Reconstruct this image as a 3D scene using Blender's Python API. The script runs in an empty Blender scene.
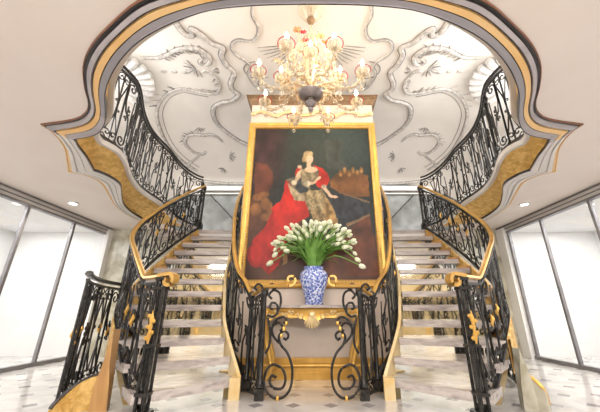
import bpy, math, random
import numpy as np
from mathutils import Vector
random.seed(7)
PI = math.pi
K = 0.85                      # one layout unit (the eye height) in metres
scn = bpy.context.scene
COL = scn.collection

# ------------------------------------------------------------------ materials
def new_mat(name):
    m = bpy.data.materials.new(name); m.use_nodes = True
    nt = m.node_tree
    return m, nt, nt.nodes['Principled BSDF']

def mat(name, c, rough=.5, metal=0., c2=None, scale=6., bump=0., bscale=30., spec=None, detail=4., stretch=None, coat=0., lo=.35, hi=.65):
    m, nt, b = new_mat(name)
    b.inputs['Base Color'].default_value = (*c, 1)
    b.inputs['Roughness'].default_value = rough
    b.inputs['Metallic'].default_value = metal
    if coat: b.inputs['Coat Weight'].default_value = coat
    tc = nt.nodes.new('ShaderNodeTexCoord')
    src = tc.outputs['Object']
    if stretch:
        mp = nt.nodes.new('ShaderNodeMapping'); mp.inputs['Scale'].default_value = stretch
        nt.links.new(src, mp.inputs[0]); src = mp.outputs[0]
    if c2:
        n = nt.nodes.new('ShaderNodeTexNoise'); n.inputs['Scale'].default_value = scale; n.inputs['Detail'].default_value = detail
        n.inputs['Distortion'].default_value = .6
        r = nt.nodes.new('ShaderNodeValToRGB')
        r.color_ramp.elements[0].position = lo; r.color_ramp.elements[1].position = hi
        r.color_ramp.elements[0].color = (*c, 1); r.color_ramp.elements[1].color = (*c2, 1)
        nt.links.new(src, n.inputs[0]); nt.links.new(n.outputs[0], r.inputs[0]); nt.links.new(r.outputs[0], b.inputs['Base Color'])
    if bump:
        n = nt.nodes.new('ShaderNodeTexNoise'); n.inputs['Scale'].default_value = bscale; n.inputs['Detail'].default_value = 5
        n.inputs['Distortion'].default_value = 1.5
        bp = nt.nodes.new('ShaderNodeBump'); bp.inputs['Strength'].default_value = bump; bp.inputs['Distance'].default_value = .02
        nt.links.new(src, n.inputs[0]); nt.links.new(n.outputs[0], bp.inputs['Height']); nt.links.new(bp.outputs[0], b.inputs['Normal'])
    return m

def emis(name, c, s):
    m, nt, b = new_mat(name)
    b.inputs['Base Color'].default_value = (*c, 1)
    b.inputs['Emission Color'].default_value = (*c, 1); b.inputs['Emission Strength'].default_value = s
    return m

def glass_mat(name, tint, gloss):
    m = bpy.data.materials.new(name); m.use_nodes = True; nt = m.node_tree; nt.nodes.clear()
    o = nt.nodes.new('ShaderNodeOutputMaterial'); mx = nt.nodes.new('ShaderNodeMixShader')
    t = nt.nodes.new('ShaderNodeBsdfTransparent'); t.inputs[0].default_value = (*tint, 1)
    g = nt.nodes.new('ShaderNodeBsdfGlossy'); g.inputs['Roughness'].default_value = .03
    mx.inputs[0].default_value = gloss
    nt.links.new(t.outputs[0], mx.inputs[1]); nt.links.new(g.outputs[0], mx.inputs[2]); nt.links.new(mx.outputs[0], o.inputs[0])
    return m

def floor_mat():
    m, nt, b = new_mat('marble floor with grey diamond insets')
    N = nt.nodes; L = nt.links
    tc = N.new('ShaderNodeTexCoord'); sep = N.new('ShaderNodeSeparateXYZ')
    L.new(tc.outputs['Object'], sep.inputs[0])
    P = .36
    def mth(op, a, bb=None, cc=None):
        n = N.new('ShaderNodeMath'); n.operation = op
        for i, v in enumerate((a, bb, cc)):
            if v is None: continue
            if isinstance(v, (int, float)): n.inputs[i].default_value = v
            else: L.new(v, n.inputs[i])
        return n.outputs[0]
    fx = mth('DIVIDE', sep.outputs[0], P); fy = mth('DIVIDE', sep.outputs[1], P)
    ax = mth('ABSOLUTE', mth('SUBTRACT', mth('FRACT', fx), .5)); ay = mth('ABSOLUTE', mth('SUBTRACT', mth('FRACT', fy), .5))
    d = mth('ADD', ax, ay)
    dia = mth('LESS_THAN', d, .21)
    hx = mth('ABSOLUTE', mth('SUBTRACT', mth('FRACT', mth('ADD', fx, .5)), .5)); hy = mth('ABSOLUTE', mth('SUBTRACT', mth('FRACT', mth('ADD', fy, .5)), .5))
    comb = N.new('ShaderNodeCombineXYZ'); L.new(mth('FLOOR', fx), comb.inputs[0]); L.new(mth('FLOOR', fy), comb.inputs[1])
    wn = N.new('ShaderNodeTexWhiteNoise'); wn.noise_dimensions = '2D'; L.new(comb.outputs[0], wn.inputs['Vector'])
    rmp = N.new('ShaderNodeValToRGB'); rmp.color_ramp.elements[0].color = (.20, .19, .21, 1); rmp.color_ramp.elements[1].color = (.42, .40, .40, 1)
    L.new(wn.outputs[0], rmp.inputs[0])
    no = N.new('ShaderNodeTexNoise'); no.inputs['Scale'].default_value = 2.2; no.inputs['Detail'].default_value = 8; no.inputs['Distortion'].default_value = 1.2
    L.new(tc.outputs['Object'], no.inputs[0])
    r2 = N.new('ShaderNodeValToRGB'); r2.color_ramp.elements[0].position = .35; r2.color_ramp.elements[1].position = .62
    r2.color_ramp.elements[0].color = (.50, .48, .47, 1); r2.color_ramp.elements[1].color = (.76, .74, .72, 1)
    L.new(no.outputs[0], r2.inputs[0])
    mix = N.new('ShaderNodeMixRGB'); L.new(dia, mix.inputs[0]); L.new(r2.outputs[0], mix.inputs[1]); L.new(rmp.outputs[0], mix.inputs[2])
    L.new(mix.outputs[0], b.inputs['Base Color'])
    b.inputs['Roughness'].default_value = .16
    return m

def vase_mat():
    m, nt, b = new_mat('blue and white glazed porcelain'); N = nt.nodes; L = nt.links
    tc = N.new('ShaderNodeTexCoord')
    v = N.new('ShaderNodeTexVoronoi'); v.inputs['Scale'].default_value = 34; v.feature = 'F1'
    L.new(tc.outputs['Object'], v.inputs['Vector'])
    r = N.new('ShaderNodeValToRGB'); r.color_ramp.interpolation = 'LINEAR'
    e = r.color_ramp.elements; e[0].position = .17; e[0].color = (.82, .85, .95, 1); e[1].position = .30; e[1].color = (.05, .09, .42, 1)
    n = e.new(.62); n.color = (.12, .2, .6, 1); n = e.new(.8); n.color = (.7, .75, .92, 1)
    mu = N.new('ShaderNodeMath'); mu.operation = 'MULTIPLY'; mu.inputs[1].default_value = 1.25
    L.new(v.outputs['Distance'], mu.inputs[0]); L.new(mu.outputs[0], r.inputs[0]); L.new(r.outputs[0], b.inputs['Base Color'])
    b.inputs['Roughness'].default_value = .12
    return m

def crystal_mat():
    m, nt, b = new_mat('crystal glass'); N = nt.nodes; L = nt.links
    b.inputs['Base Color'].default_value = (.80,.70,.54,1); b.inputs['Roughness'].default_value = .05; b.inputs['Coat Weight'].default_value = .5
    t = N.new('ShaderNodeBsdfTransparent'); t.inputs[0].default_value = (.93,.90,.84,1)
    lw = N.new('ShaderNodeLayerWeight'); lw.inputs[0].default_value = .45
    r = N.new('ShaderNodeMapRange'); r.inputs[3].default_value = .25; r.inputs[4].default_value = .95
    mx = N.new('ShaderNodeMixShader'); L.new(lw.outputs['Facing'], r.inputs[0]); L.new(r.outputs[0], mx.inputs[0])
    L.new(t.outputs[0], mx.inputs[1]); L.new(b.outputs[0], mx.inputs[2])
    L.new(mx.outputs[0], N['Material Output'].inputs[0])
    return m
M = dict(
 plaster=mat('warm beige lower ceiling plaster', (.77,.68,.62), .6, c2=(.80,.72,.665), scale=1.2),
 white=mat('white wall paint', (.80,.79,.78), .55, c2=(.83,.82,.81), scale=2),
 stucco=mat('off-white vault plaster', (.78,.75,.71), .6, c2=(.82,.79,.75), scale=1.5),
 relief=mat('shadow-grey stucco relief', (.20,.19,.18), .6, c2=(.36,.34,.33), scale=9),  # dark grey puts the shade of the relief into its colour
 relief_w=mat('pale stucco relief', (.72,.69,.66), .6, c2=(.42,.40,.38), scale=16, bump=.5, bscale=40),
 shell=mat('silvery shell stucco', (.60,.59,.58), .5, c2=(.76,.75,.73), scale=10),
 beige=mat('pinkish beige wall', (.74,.62,.53), .6, c2=(.80,.69,.60), scale=2.5),
 floor=floor_mat(),
 tread=mat('veined pale marble slab', (.34,.29,.28), .25, c2=(.62,.56,.53), scale=3.5, detail=9, stretch=(1,3,6), lo=.3, hi=.6),
 greymarble=mat('grey green veined marble', (.13,.14,.14), .25, c2=(.36,.38,.38), scale=2.6, detail=9, lo=.3, hi=.75),
 olivemarble=mat('antiqued olive marble', (.36,.33,.24), .2, c2=(.66,.64,.54), scale=4, detail=9),
 mirror=mat('mirror riser', (.86,.86,.82), .06, 1.0, c2=(.80,.79,.70), scale=9),
 gold=mat('polished gilding', (.82,.50,.13), .33, .55, c2=(.70,.40,.09), scale=7, bump=.15, bscale=40),
 rail=mat('gilded handrail', (.70,.42,.11), .32, .5, c2=(.56,.32,.09), scale=5),
 goldrough=mat('hammered gold leaf plaster', (.66,.37,.08), .45, .15, c2=(.92,.62,.22), scale=14, bump=1.0, bscale=34),
 goldpale=mat('pale gilt stringer', (.80,.58,.26), .4, .3, c2=(.88,.72,.44), scale=6),
 wood=mat('golden brown wood', (.42,.22,.08), .35, 0, c2=(.62,.36,.14), scale=5, stretch=(1,1,.25)),
 iron=mat('black wrought iron', (.016,.016,.017), .3, .5, c2=(.06,.056,.052), scale=20),
 blackband=mat('near-black moulding', (.035,.03,.03), .4, .2),
 redbrown=mat('red-brown moulding line', (.20,.08,.04), .4, .2),
 mauve=mat('mauve silver moulding', (.30,.27,.28), .5, .1, c2=(.46,.42,.43), scale=2),
 goldband=mat('satin gold moulding', (.78,.46,.16), .42, .2, c2=(.84,.56,.26), scale=1.2),
 creamband=mat('pale silver cream moulding', (.62,.59,.56), .5, .0, c2=(.72,.68,.65), scale=1.5),
 greyband=mat('mid grey moulding', (.27,.255,.27), .4, .2, c2=(.33,.31,.33), scale=1.2),
 steel=mat('brushed grey metal frame', (.20,.19,.20), .35, .5, c2=(.27,.26,.27), scale=4),
 pane=glass_mat('clear wall glazing', (.97,.98,.98), .07),
 silver=mat('tarnished silver', (.30,.26,.25), .3, .7, c2=(.18,.15,.15), scale=12),
 crystal=crystal_mat(),
 amber=mat('amber flower glass', (.50,.24,.10), .25, .2, c2=(.62,.40,.18), scale=20),
 red=mat('ruby red glass', (.5,.04,.05), .2),
 candle=mat('ivory candle tube', (.9,.84,.7), .5),
 flame=emis('lit candle bulb', (1,.72,.38), 40),
 spot=emis('lit downlight lens', (1,.93,.8), 18),
 vase=vase_mat(),
 stem=mat('fresh green stem', (.13,.30,.05), .5, c2=(.22,.42,.09), scale=12),
 bloom=mat('white tulip petals', (.66,.72,.42), .5, c2=(.90,.90,.76), scale=20),
 dark=mat('dark opening', (.02,.02,.025), .4),
 brownwood=mat('brown cornice', (.17,.10,.05), .45, c2=(.30,.19,.10), scale=8),
)

# ------------------------------------------------------------------ mesh builder (layout units)
def cr(pts, n=6, closed=False):
    """Catmull-Rom through points (tuples of any length)"""
    P = [tuple(p) for p in pts]
    if len(P) < 3: return P
    out = []
    L = len(P)
    for i in range(L if closed else L-1):
        if closed: a, b, c, d = P[i-1], P[i], P[(i+1) % L], P[(i+2) % L]
        else: a, b, c, d = P[max(i-1, 0)], P[i], P[i+1], P[min(i+2, L-1)]
        for k in range(n):
            t = k/n
            out.append(tuple(.5*((2*b[j])+(-a[j]+c[j])*t+(2*a[j]-5*b[j]+4*c[j]-d[j])*t*t+(-a[j]+3*b[j]-3*c[j]+d[j])*t**3) for j in range(len(b))))
    if not closed: out.append(P[-1])
    return out

def resample(P, n):
    P = [Vector(p) for p in P]
    d = [0]
    for a, b in zip(P, P[1:]): d.append(d[-1]+(b-a).length)
    out = []; k = 0
    for i in range(n):
        s = d[-1]*i/(n-1)
        while k < len(P)-2 and d[k+1] < s: k += 1
        seg = d[k+1]-d[k]
        out.append(P[k].lerp(P[k+1], min(1, max(0, (s-d[k])/seg if seg > 1e-9 else 0))))
    return out

class MB:
    def __init__(s): s.v = []; s.f = []; s.m = []
    def add(s, vs, fs, mi=0):
        o = len(s.v); s.v += [tuple(p) for p in vs]; s.f += [tuple(i+o for i in f) for f in fs]; s.m += [mi]*len(fs)
        return s
    def box(s, x0, x1, y0, y1, z0, z1, mi=0):
        vs = [(x, y, z) for z in (z0, z1) for y in (y0, y1) for x in (x0, x1)]
        return s.add(vs, [(0,2,3,1),(4,5,7,6),(0,1,5,4),(2,6,7,3),(0,4,6,2),(1,3,7,5)], mi)
    def prism(s, poly, z0, z1, mi=0):
        n = len(poly); vs = [(p[0], p[1], z0) for p in poly]+[(p[0], p[1], z1) for p in poly]
        return s.add(vs, [tuple(range(n))[::-1], tuple(range(n, 2*n))]+[(i, (i+1) % n, n+(i+1) % n, n+i) for i in range(n)], mi)
    def sweep(s, pts, sec, closed=False, mi=0, scale=None, capped=True):
        P = [Vector(p) for p in pts]; n = len(P); m = len(sec); vs = []
        last = Vector((1, 0, 0))
        for i, p in enumerate(P):
            if closed: t = P[(i+1) % n]-P[i-1]
            else: t = P[min(i+1, n-1)]-P[max(i-1, 0)]
            if t.length < 1e-9: t = Vector((0, 0, 1))
            t.normalize()
            side = t.cross(Vector((0, 0, 1)))
            if side.length < .25:
                side = last-t*last.dot(t)
                if side.length < 1e-4: side = Vector((0, 1, 0)).cross(t)
            side.normalize()
            if side.dot(last) < 0 and abs(t.z) > .6: side = -side
            last = side; up = side.cross(t)
            k = scale[i] if scale else 1
            vs += [p+side*(a*k)+up*(b*k) for a, b in sec]
        fs = []
        for i in range(n if closed else n-1):
            for j in range(m):
                a = i*m+j; b = i*m+(j+1) % m; c = ((i+1) % n)*m+(j+1) % m; d = ((i+1) % n)*m+j
                fs.append((a, b, c, d))
        if not closed and capped: fs += [tuple(range(m))[::-1], tuple(range((n-1)*m, n*m))]
        return s.add(vs, fs, mi)
    def tube(s, pts, r, k=5, closed=False, mi=0, scale=None):
        return s.sweep(pts, [(r*math.cos(2*PI*j/k), r*math.sin(2*PI*j/k)) for j in range(k)], closed, mi, scale)
    def lathe(s, prof, c=(0,0,0), k=16, mi=0):
        vs = []; n = len(prof)
        for r, z in prof:
            vs += [(c[0]+r*math.cos(2*PI*j/k), c[1]+r*math.sin(2*PI*j/k), c[2]+z) for j in range(k)]
        fs = [(i*k+j, i*k+(j+1) % k, (i+1)*k+(j+1) % k, (i+1)*k+j) for i in range(n-1) for j in range(k)]
        fs += [tuple(range(k))[::-1], tuple(range((n-1)*k, n*k))]
        return s.add(vs, fs, mi)
    def blob(s, c, r, k=6, mi=0):
        rx, ry, rz = r if isinstance(r, tuple) else (r, r, r)
        vs = []; n = k
        for i in range(n+1):
            a = PI*i/n
            q = max(math.sin(a), .02)
            vs += [(c[0]+rx*q*math.cos(2*PI*j/k), c[1]+ry*q*math.sin(2*PI*j/k), c[2]-rz*math.cos(a)) for j in range(k)]
        fs = [(i*k+j, i*k+(j+1) % k, (i+1)*k+(j+1) % k, (i+1)*k+j) for i in range(n) for j in range(k)]
        fs += [tuple(range(k))[::-1], tuple(range(n*k, (n+1)*k))]
        return s.add(vs, fs, mi)
    def grid(s, rows, mi=0, mfun=None):
        n = len(rows); m = len(rows[0]); o = len(s.v)
        for r in rows: s.v += [tuple(p) for p in r]
        for i in range(n-1):
            for j in range(m-1):
                s.f.append((o+i*m+j, o+i*m+j+1, o+(i+1)*m+j+1, o+(i+1)*m+j)); s.m.append(mfun(i, j) if mfun else mi)
        return s
    def build(s, name, m, parent=None, smooth=True, fix=True):
        """parent: an object whose world position is stored in layout units in WP"""
        if parent is None:
            xs = [p[0] for p in s.v]; ys = [p[1] for p in s.v]; zs = [p[2] for p in s.v]
            org = ((min(xs)+max(xs))/2, (min(ys)+max(ys))/2, min(zs))
        else: org = WP[parent.name]
        me = bpy.data.meshes.new(name)
        me.from_pydata([((x-org[0])*K, (y-org[1])*K, (z-org[2])*K) for x, y, z in s.v], [], s.f)
        ms = m if isinstance(m, (list, tuple)) else [m]
        for q in ms: me.materials.append(q)
        if len(ms) > 1: me.polygons.foreach_set('material_index', s.m)
        if smooth:
            me.polygons.foreach_set('use_smooth', [True]*len(s.f))
            me.set_sharp_from_angle(angle=math.radians(38))
        if fix:
            import bmesh
            bm = bmesh.new(); bm.from_mesh(me); bmesh.ops.recalc_face_normals(bm, faces=bm.faces); bm.to_mesh(me); bm.free()
        o = bpy.data.objects.new(name, me); COL.objects.link(o)
        if parent is None: o.location = [c*K for c in org]
        else: o.parent = parent
        WP[o.name] = org
        return o
WP = {}

def root(name, label, cat, loc, group=None):
    o = bpy.data.objects.new(name, None); COL.objects.link(o); o.empty_display_size = .1
    o.location = [c*K for c in loc]; WP[o.name] = loc
    return tag(o, label, cat, group)
def tag(o, label, cat, group=None):
    o['label'] = label; o['category'] = cat
    if group: o['group'] = group
    return o
def struct(o, label=None):
    o['kind'] = 'structure'
    if label: o['label'] = label
    return o
def sroot(name, loc=(0,0,0)):
    o = bpy.data.objects.new(name, None); COL.objects.link(o); o.location = [c*K for c in loc]; WP[o.name] = loc
    o['kind'] = 'structure'; return o

# ------------------------------------------------------------------ camera
cam = bpy.data.cameras.new('camera'); co = bpy.data.objects.new('camera', cam); COL.objects.link(co)
co.location = (0, 0, K); co.rotation_euler = (math.radians(90+19.9), 0, 0)
cam.sensor_width = 36; cam.lens = 290/600*36; cam.shift_x = -12/600; cam.clip_start = .05
scn.camera = co

# ------------------------------------------------------------------ key curves (X for the left side; z above floor)
ZC = 3.05                      # lower ceiling
ZG = 3.20                      # gallery floor
ZL = 13*.218                   # landing
R_ = .218
XL, XR = -5.37, 4.97
OUT1 = [(0,1.23),(-.469,1.262),(-.891,1.34),(-1.206,1.42),(-1.54,1.609),(-1.803,1.786),(-2.021,1.991),(-2.2,2.25),(-2.33,2.48),(-2.48,2.64),(-2.70,2.76),(-3.148,2.854)]
IN1 = [(0,1.463),(-.443,1.475),(-.819,1.53),(-1.294,1.72),(-1.681,1.959),(-2.02,2.301),(-2.22,2.6),(-2.40,2.85),(-2.60,2.99),(-2.93,3.09)]
OUT2 = [(-3.148,2.854),(-3.15,3.02),(-3.28,3.35),(-3.58,3.78),(-3.78,4.06)]
IN2 = [(-2.93,3.09),(-3.02,3.26),(-3.12,3.55),(-3.30,3.95)]
OUT3 = [(-3.78,4.06),(-3.62,4.18),(-3.56,4.45),(-3.78,5.0),(-4.04,5.6),(-4.14,6.1),(-4.17,6.7)]
IN3 = [(-3.30,3.95),(-3.22,4.10),(-3.22,4.45),(-3.50,4.95),(-3.78,5.5),(-3.90,6.05),(-3.92,6.7)]
NS = [46, 16, 40]
def curve(segs):
    out = []
    for i, (c, n) in enumerate(zip(segs, NS)):
        p = resample([(x, y, 0) for x, y in cr(c, 8)], n)
        out += p if i == 0 else p[1:]
    return out
IN1 = [(x*(.985 if y < 2.9 else 1), y*.965 if y < 1.8 else y*.98 if y < 2.9 else y) for x, y in IN1]
outer = curve([OUT1, OUT2, OUT3]); inner = curve([IN1, IN2, IN3])
def both(c):     # left curve reversed + right curve -> full U from left back to right back
    return [Vector((p.x, p.y, p.z)) for p in c[::-1]]+[Vector((-p.x, p.y, p.z)) for p in c[1:]]

# ---- lower ceiling slab around the opening
oc = both(outer)
rows = []
m = MB()
# strips: left and right sides go outwards to the walls, front goes forward
nfull = len(oc)
lo = []
for p in oc:
    # target on outer rectangle
    if p.y > 2.86: q = (XL-.1 if p.x < 0 else XR+.1, p.y)
    else:
        t = max(-1, min(1, p.x/3.148)); a = abs(t)
        if a < .55: q = (t/.55*5.1, -3.0)
        else:
            f = (a-.55)/.45; q = ((XL-.1 if p.x < 0 else XR+.1), -3.0+5.854*f)
    lo.append(q)
m.grid([[(p.x, p.y, ZC) for p in oc], [(q[0], q[1], ZC) for q in lo]])
for s, X in ((-1, XL-.1), (1, XR+.1)):
    e = outer[-1]
    m.add([(s*4.17, 6.7, ZC), (X, 6.7, ZC), (X, 7.5, ZC), (s*3.95, 7.5, ZC), (s*3.95, 6.7, ZC)], [(0,1,2,3,4)])
    a_, b_ = sorted((s*3.95, X)); m.box(a_, b_, 6.7, 9.05, ZC+.002, ZG)
    m.add([(X, -3, ZC), (s*5.1, -3, ZC), (X, -2.2, ZC)], [(0,1,2)])
ceil_lo = struct(m.build('ceiling', M['plaster'], smooth=False, fix=False), 'low beige plaster ceiling around the curved opening')

# ---- opening moulding, banded profile (t across, drop below ceiling)
prof = [(-.04,.0),(-.04,.015),(.0,.02),(.02,.01),(.12,.01),(.15,.03),(.32,.04),(.36,.02),(.41,.02),(.43,.04),(.66,.045),(.68,.025),(.70,.045),(.94,.05),(.95,.06),(1.0,.06),(1.0,-.02)]
pm   = [1,1,1,0,0,2,2,0,3,3,3,0,4,4,0,0]
pts_o = both(outer); pts_i = both(inner)
rows = []
for a, b in zip(pts_o, pts_i):
    rows.append([(a.x+(b.x-a.x)*t, a.y+(b.y-a.y)*t, ZC-d) for t, d in prof])
def mf(i, j):
    k = pm[j]
    y = rows[i][0][1]
    if y > 2.95:
        k = [3,3,3,3,5,5,5,5,5,5,5,5,5,5,2,0][j]
    elif y > 2.6:
        k = [1,1,3,0,2,2,2,0,3,3,3,2,2,2,0,0][j]
    return k
m = MB(); m.grid(rows, mfun=mf)
struct(m.build('trim_1', [M['blackband'], M['redbrown'], M['mauve'], M['goldband'], M['greyband'], M['creamband']]), 'banded gold, grey and black moulding around the ceiling opening')

# ---- gilded fascia between moulding and gallery edge
G1 = [(0,1.50),(-.443,1.50),(-.85,1.56),(-1.32,1.75),(-1.70,1.99),(-2.05,2.33),(-2.26,2.62),(-2.44,2.88),(-2.60,3.02),(-2.78,3.16)]
G2 = [(-2.78,3.16),(-2.88,3.28),(-2.95,3.40),(-2.98,3.52)]
G3 = [(-2.98,3.52),(-2.90,3.74),(-3.0,4.1),(-3.22,4.60),(-3.38,5.2),(-3.38,5.8),(-3.28,6.3),(-3.0,6.68),(-2.82,6.84)]
gal = curve([G1, G2, G3])
def zg(y):
    if y < 5.9: return ZG
    t = min(1, (y-5.9)/.94)
    return ZG-(ZG-ZL-.03)*t*t*(3-2*t)
gal = [Vector((p.x, p.y, zg(p.y))) for p in gal]
galf = both(gal)
rows = []
for a, b in zip(pts_i, galf):
    r = []
    for t in (0, .12, .3, .5, .7, .88, 1):
        w = t*t*(3-2*t)
        r.append((a.x+(b.x-a.x)*w, a.y+(b.y-a.y)*w, ZC-.02+(b.z-ZC+.02)*t))
    rows.append(r)
m = MB(); m.grid(rows)
struct(m.build('trim_2', M['goldrough']), 'hammered gold band under the gallery balustrade')
# white curb on its top
m = MB(); m.sweep([p+Vector((0,0,.02)) for p in galf], [(-.05,-.03),(.05,-.03),(.05,.04),(-.05,.04)])
struct(m.build('trim_3', M['creamband']), 'pale curb along the gallery edge')
# gallery floor from curb outwards
m = MB()
m.grid([[(p.x, p.y, max(p.z+.01, ZC+.02)) for p in galf], [((XL if p.x < 0 else XR) if p.y > 2.6 else p.x*1.9, p.y if p.y > 2.6 else -1.2+(p.y-1.2)*2.6, ZG+.01) for p in galf]])
struct(m.build('floor.001', M['white'], smooth=False, fix=False), 'gallery floor behind the upper balustrade')

# ------------------------------------------------------------------ floor, walls
m = MB(); m.box(-8.2, 8.2, -3.2, 9.6, -.1, 0)
struct(m.build('floor', M['floor'], smooth=False), 'polished pale marble floor with grey diamond insets')
m = MB(); m.box(-1.30, 1.30, 5.2, 5.75, 0, 5.25)
struct(m.build('wall_back', M['beige'], smooth=False), 'pinkish beige pier wall behind the console table')
# baseboard: three stepped gilt rolls
m = MB(); m.box(-1.33, 1.33, 5.13, 5.2, 0, .10); m.box(-1.32, 1.32, 5.15, 5.2, .10, .17)
m.tube([(-1.33, 5.14, .19), (1.33, 5.14, .19)], .03, 8); m.box(-1.32, 1.32, 5.16, 5.2, .2, .30)
struct(m.build('baseboard_back', M['gold']), 'broad gilt baseboard under the console table')
# cornice of the pier
m = MB()
sec = [(0,0),(.02,.0),(.03,.04),(.06,.07),(.07,.11),(.10,.13),(.10,.16),(0,.16)]
pp = [(-1.30,5.75),(-1.30,5.2),(1.30,5.2),(1.30,5.75)]
rows = []
for (x, y), (dx, dy) in zip(pp, [(-1,0),(-1,-1),(1,-1),(1,0)]):
    rows.append([(x+dx*a, y+dy*a, 5.22+b) for a, b in sec])
m.grid(rows)
m.box(-1.42, 1.42, 5.08, 5.8, 5.38, 5.40)
c_ = struct(m.build('trim_4', M['brownwood'], smooth=False), 'brown cornice above the portrait')
m = MB()
gp = []
for i in range(41):
    x = -1.25+2.5*i/40; gp.append((x, 5.17, 4.98+.05*math.sin(i*PI/5)))
m.tube(gp, .03, 6); 
for i in range(0, 41, 4): m.blob((gp[i][0], 5.15, gp[i][2]-.02), (.06,.03,.05))
m.build('garland', M['goldpale'], c_)
# far landing, its wall
m = MB(); m.prism([(-3.95,6.84),(-2.86,6.84),(-2.70,6.76),(-1.85,6.80),(1.85,6.80),(2.70,6.76),(2.86,6.84),(3.95,6.84),(3.95,9.1),(-3.95,9.1)], ZL-.12, ZL)
struct(m.build('floor.002', M['tread'], smooth=False), 'marble landing at the top of both flights')
m = MB(); m.box(-5.37, 4.97, 9.0, 9.1, ZL, 7)
w = struct(m.build('wall_far', M['greymarble'], smooth=False), 'grey veined marble wall behind the landing')
m = MB()
m.box(-5.3, 4.9, 8.96, 9.0, ZL, ZL+.14)
m.box(-5.3, 4.9, 8.90, 9.0, 4.78, 4.92); m.box(-5.3, 4.9, 8.93, 9.0, 4.66, 4.70)
struct(m.build('trim_5', M['creamband'], smooth=False), 'pale mouldings on the landing wall')
m = MB(); m.box(-5.37, 4.97, 7.45, 7.55, 0, ZL-.12); m.box(-5.37, -3.95, 7.45, 7.55, ZL-.12, ZC); m.box(3.95, 4.97, 7.45, 7.55, ZL-.12, ZC)
struct(m.build('wall_rear', M['olivemarble'], smooth=False), 'olive marble wall beneath the landing')
# upper side walls and front wall with tall windows
m = MB()
for X, t in ((XL, -.1), (XR, .1)):
    m.box(min(X, X+t), max(X, X+t), 5.5, 9.1, ZC+.01, 6.2)
    m.box(min(X, X+t), max(X, X+t), -.6, 1.0, ZC+.01, 6.2)
    for y in (2.4, 3.9): m.box(min(X, X+t), max(X, X+t), y, y+.25, ZC+.01, 6.2)
    m.box(min(X, X+t), max(X, X+t), 1.0, 5.5, ZC+.01, 3.9); m.box(min(X, X+t), max(X, X+t), 1.0, 5.5, 5.3, 6.2)
struct(m.build('wall_upper', M['white'], smooth=False), 'white walls of the gallery with tall window openings')

# ------------------------------------------------------------------ vault
def vz(x, y):
    x = abs(x); z = 6.0
    if y > 6.6: z -= .95*((y-6.6)/2.4)**2
    if x > 3: z -= .45*((x-3)/1.6)**2
    return z
m = MB()
m.grid([[(-5.45+10.5*j/60, -.7+9.75*i/60, vz(-5.45+10.5*j/60, -.7+9.75*i/60)) for j in range(61)] for i in range(61)])
vault = struct(m.build('ceiling.001', M['stucco'], fix=False), 'high off-white vault with rococo stucco')
def on(x, y, d=0): return (x, y, vz(x, y)-d)
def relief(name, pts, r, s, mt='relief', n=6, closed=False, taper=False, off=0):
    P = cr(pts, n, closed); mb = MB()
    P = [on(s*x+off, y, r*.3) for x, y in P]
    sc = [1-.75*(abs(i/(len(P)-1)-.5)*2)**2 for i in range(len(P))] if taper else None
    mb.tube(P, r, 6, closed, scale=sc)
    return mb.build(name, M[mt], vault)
B1 = [(-2.47,3.6),(-2.50,3.90),(-2.42,4.12),(-2.30,4.12),(-2.27,4.0),(-2.14,4.10),(-1.99,4.31),(-1.80,4.42),(-1.88,4.6),(-1.84,4.86),(-1.74,5.08),(-1.90,5.40),(-1.90,5.62),(-1.80,5.76),(-2.0,5.97),(-2.3,6.05),(-2.55,6.23),(-2.68,6.6),(-2.66,6.95),(-2.5,7.25),(-2.17,7.6),(-1.8,7.8)]
A1 = [(-1.02,3.55),(-1.06,3.75),(-1.0,3.95),(-1.05,4.15),(-1.2,4.27),(-1.42,4.24),(-1.56,4.3),(-1.62,4.45),(-1.54,4.62),(-1.40,4.74),(-1.32,4.9),(-1.42,5.1),(-1.36,5.4),(-1.2,5.6),(-.9,5.66)]
C1 = [(-3.55,4.62),(-3.25,4.66),(-3.03,4.60),(-2.77,4.47),(-2.52,4.42),(-2.33,4.43),(-2.20,4.53),(-2.14,4.68),(-2.22,4.82),(-2.33,4.86),(-2.40,4.78),(-2.33,4.72)]
C2 = [(-2.44,5.05),(-2.34,5.0),(-2.24,5.1),(-2.17,5.32),(-2.2,5.55),(-2.34,5.72),(-2.54,5.72),(-2.77,5.66),(-3.15,5.56),(-3.6,5.74),(-3.95,6.12),(-4.15,6.6),(-4.25,7.2),(-4.2,7.75),(-4.0,8.2),(-3.75,8.5)]
D1 = [(-2.70,7.62),(-2.80,7.45),(-3.0,7.33),(-3.2,7.36),(-3.4,7.3),(-3.62,7.3),(-3.78,7.45),(-3.79,7.68),(-3.66,7.92),(-3.42,8.02),(-3.3,7.92)]
F1 = [(-3.56,8.05),(-3.72,8.14),(-3.95,8.26),(-4.05,8.45),(-3.95,8.66),(-3.7,8.82),(-3.2,8.95),(-2.5,8.98),(-1.5,8.98)]
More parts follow.
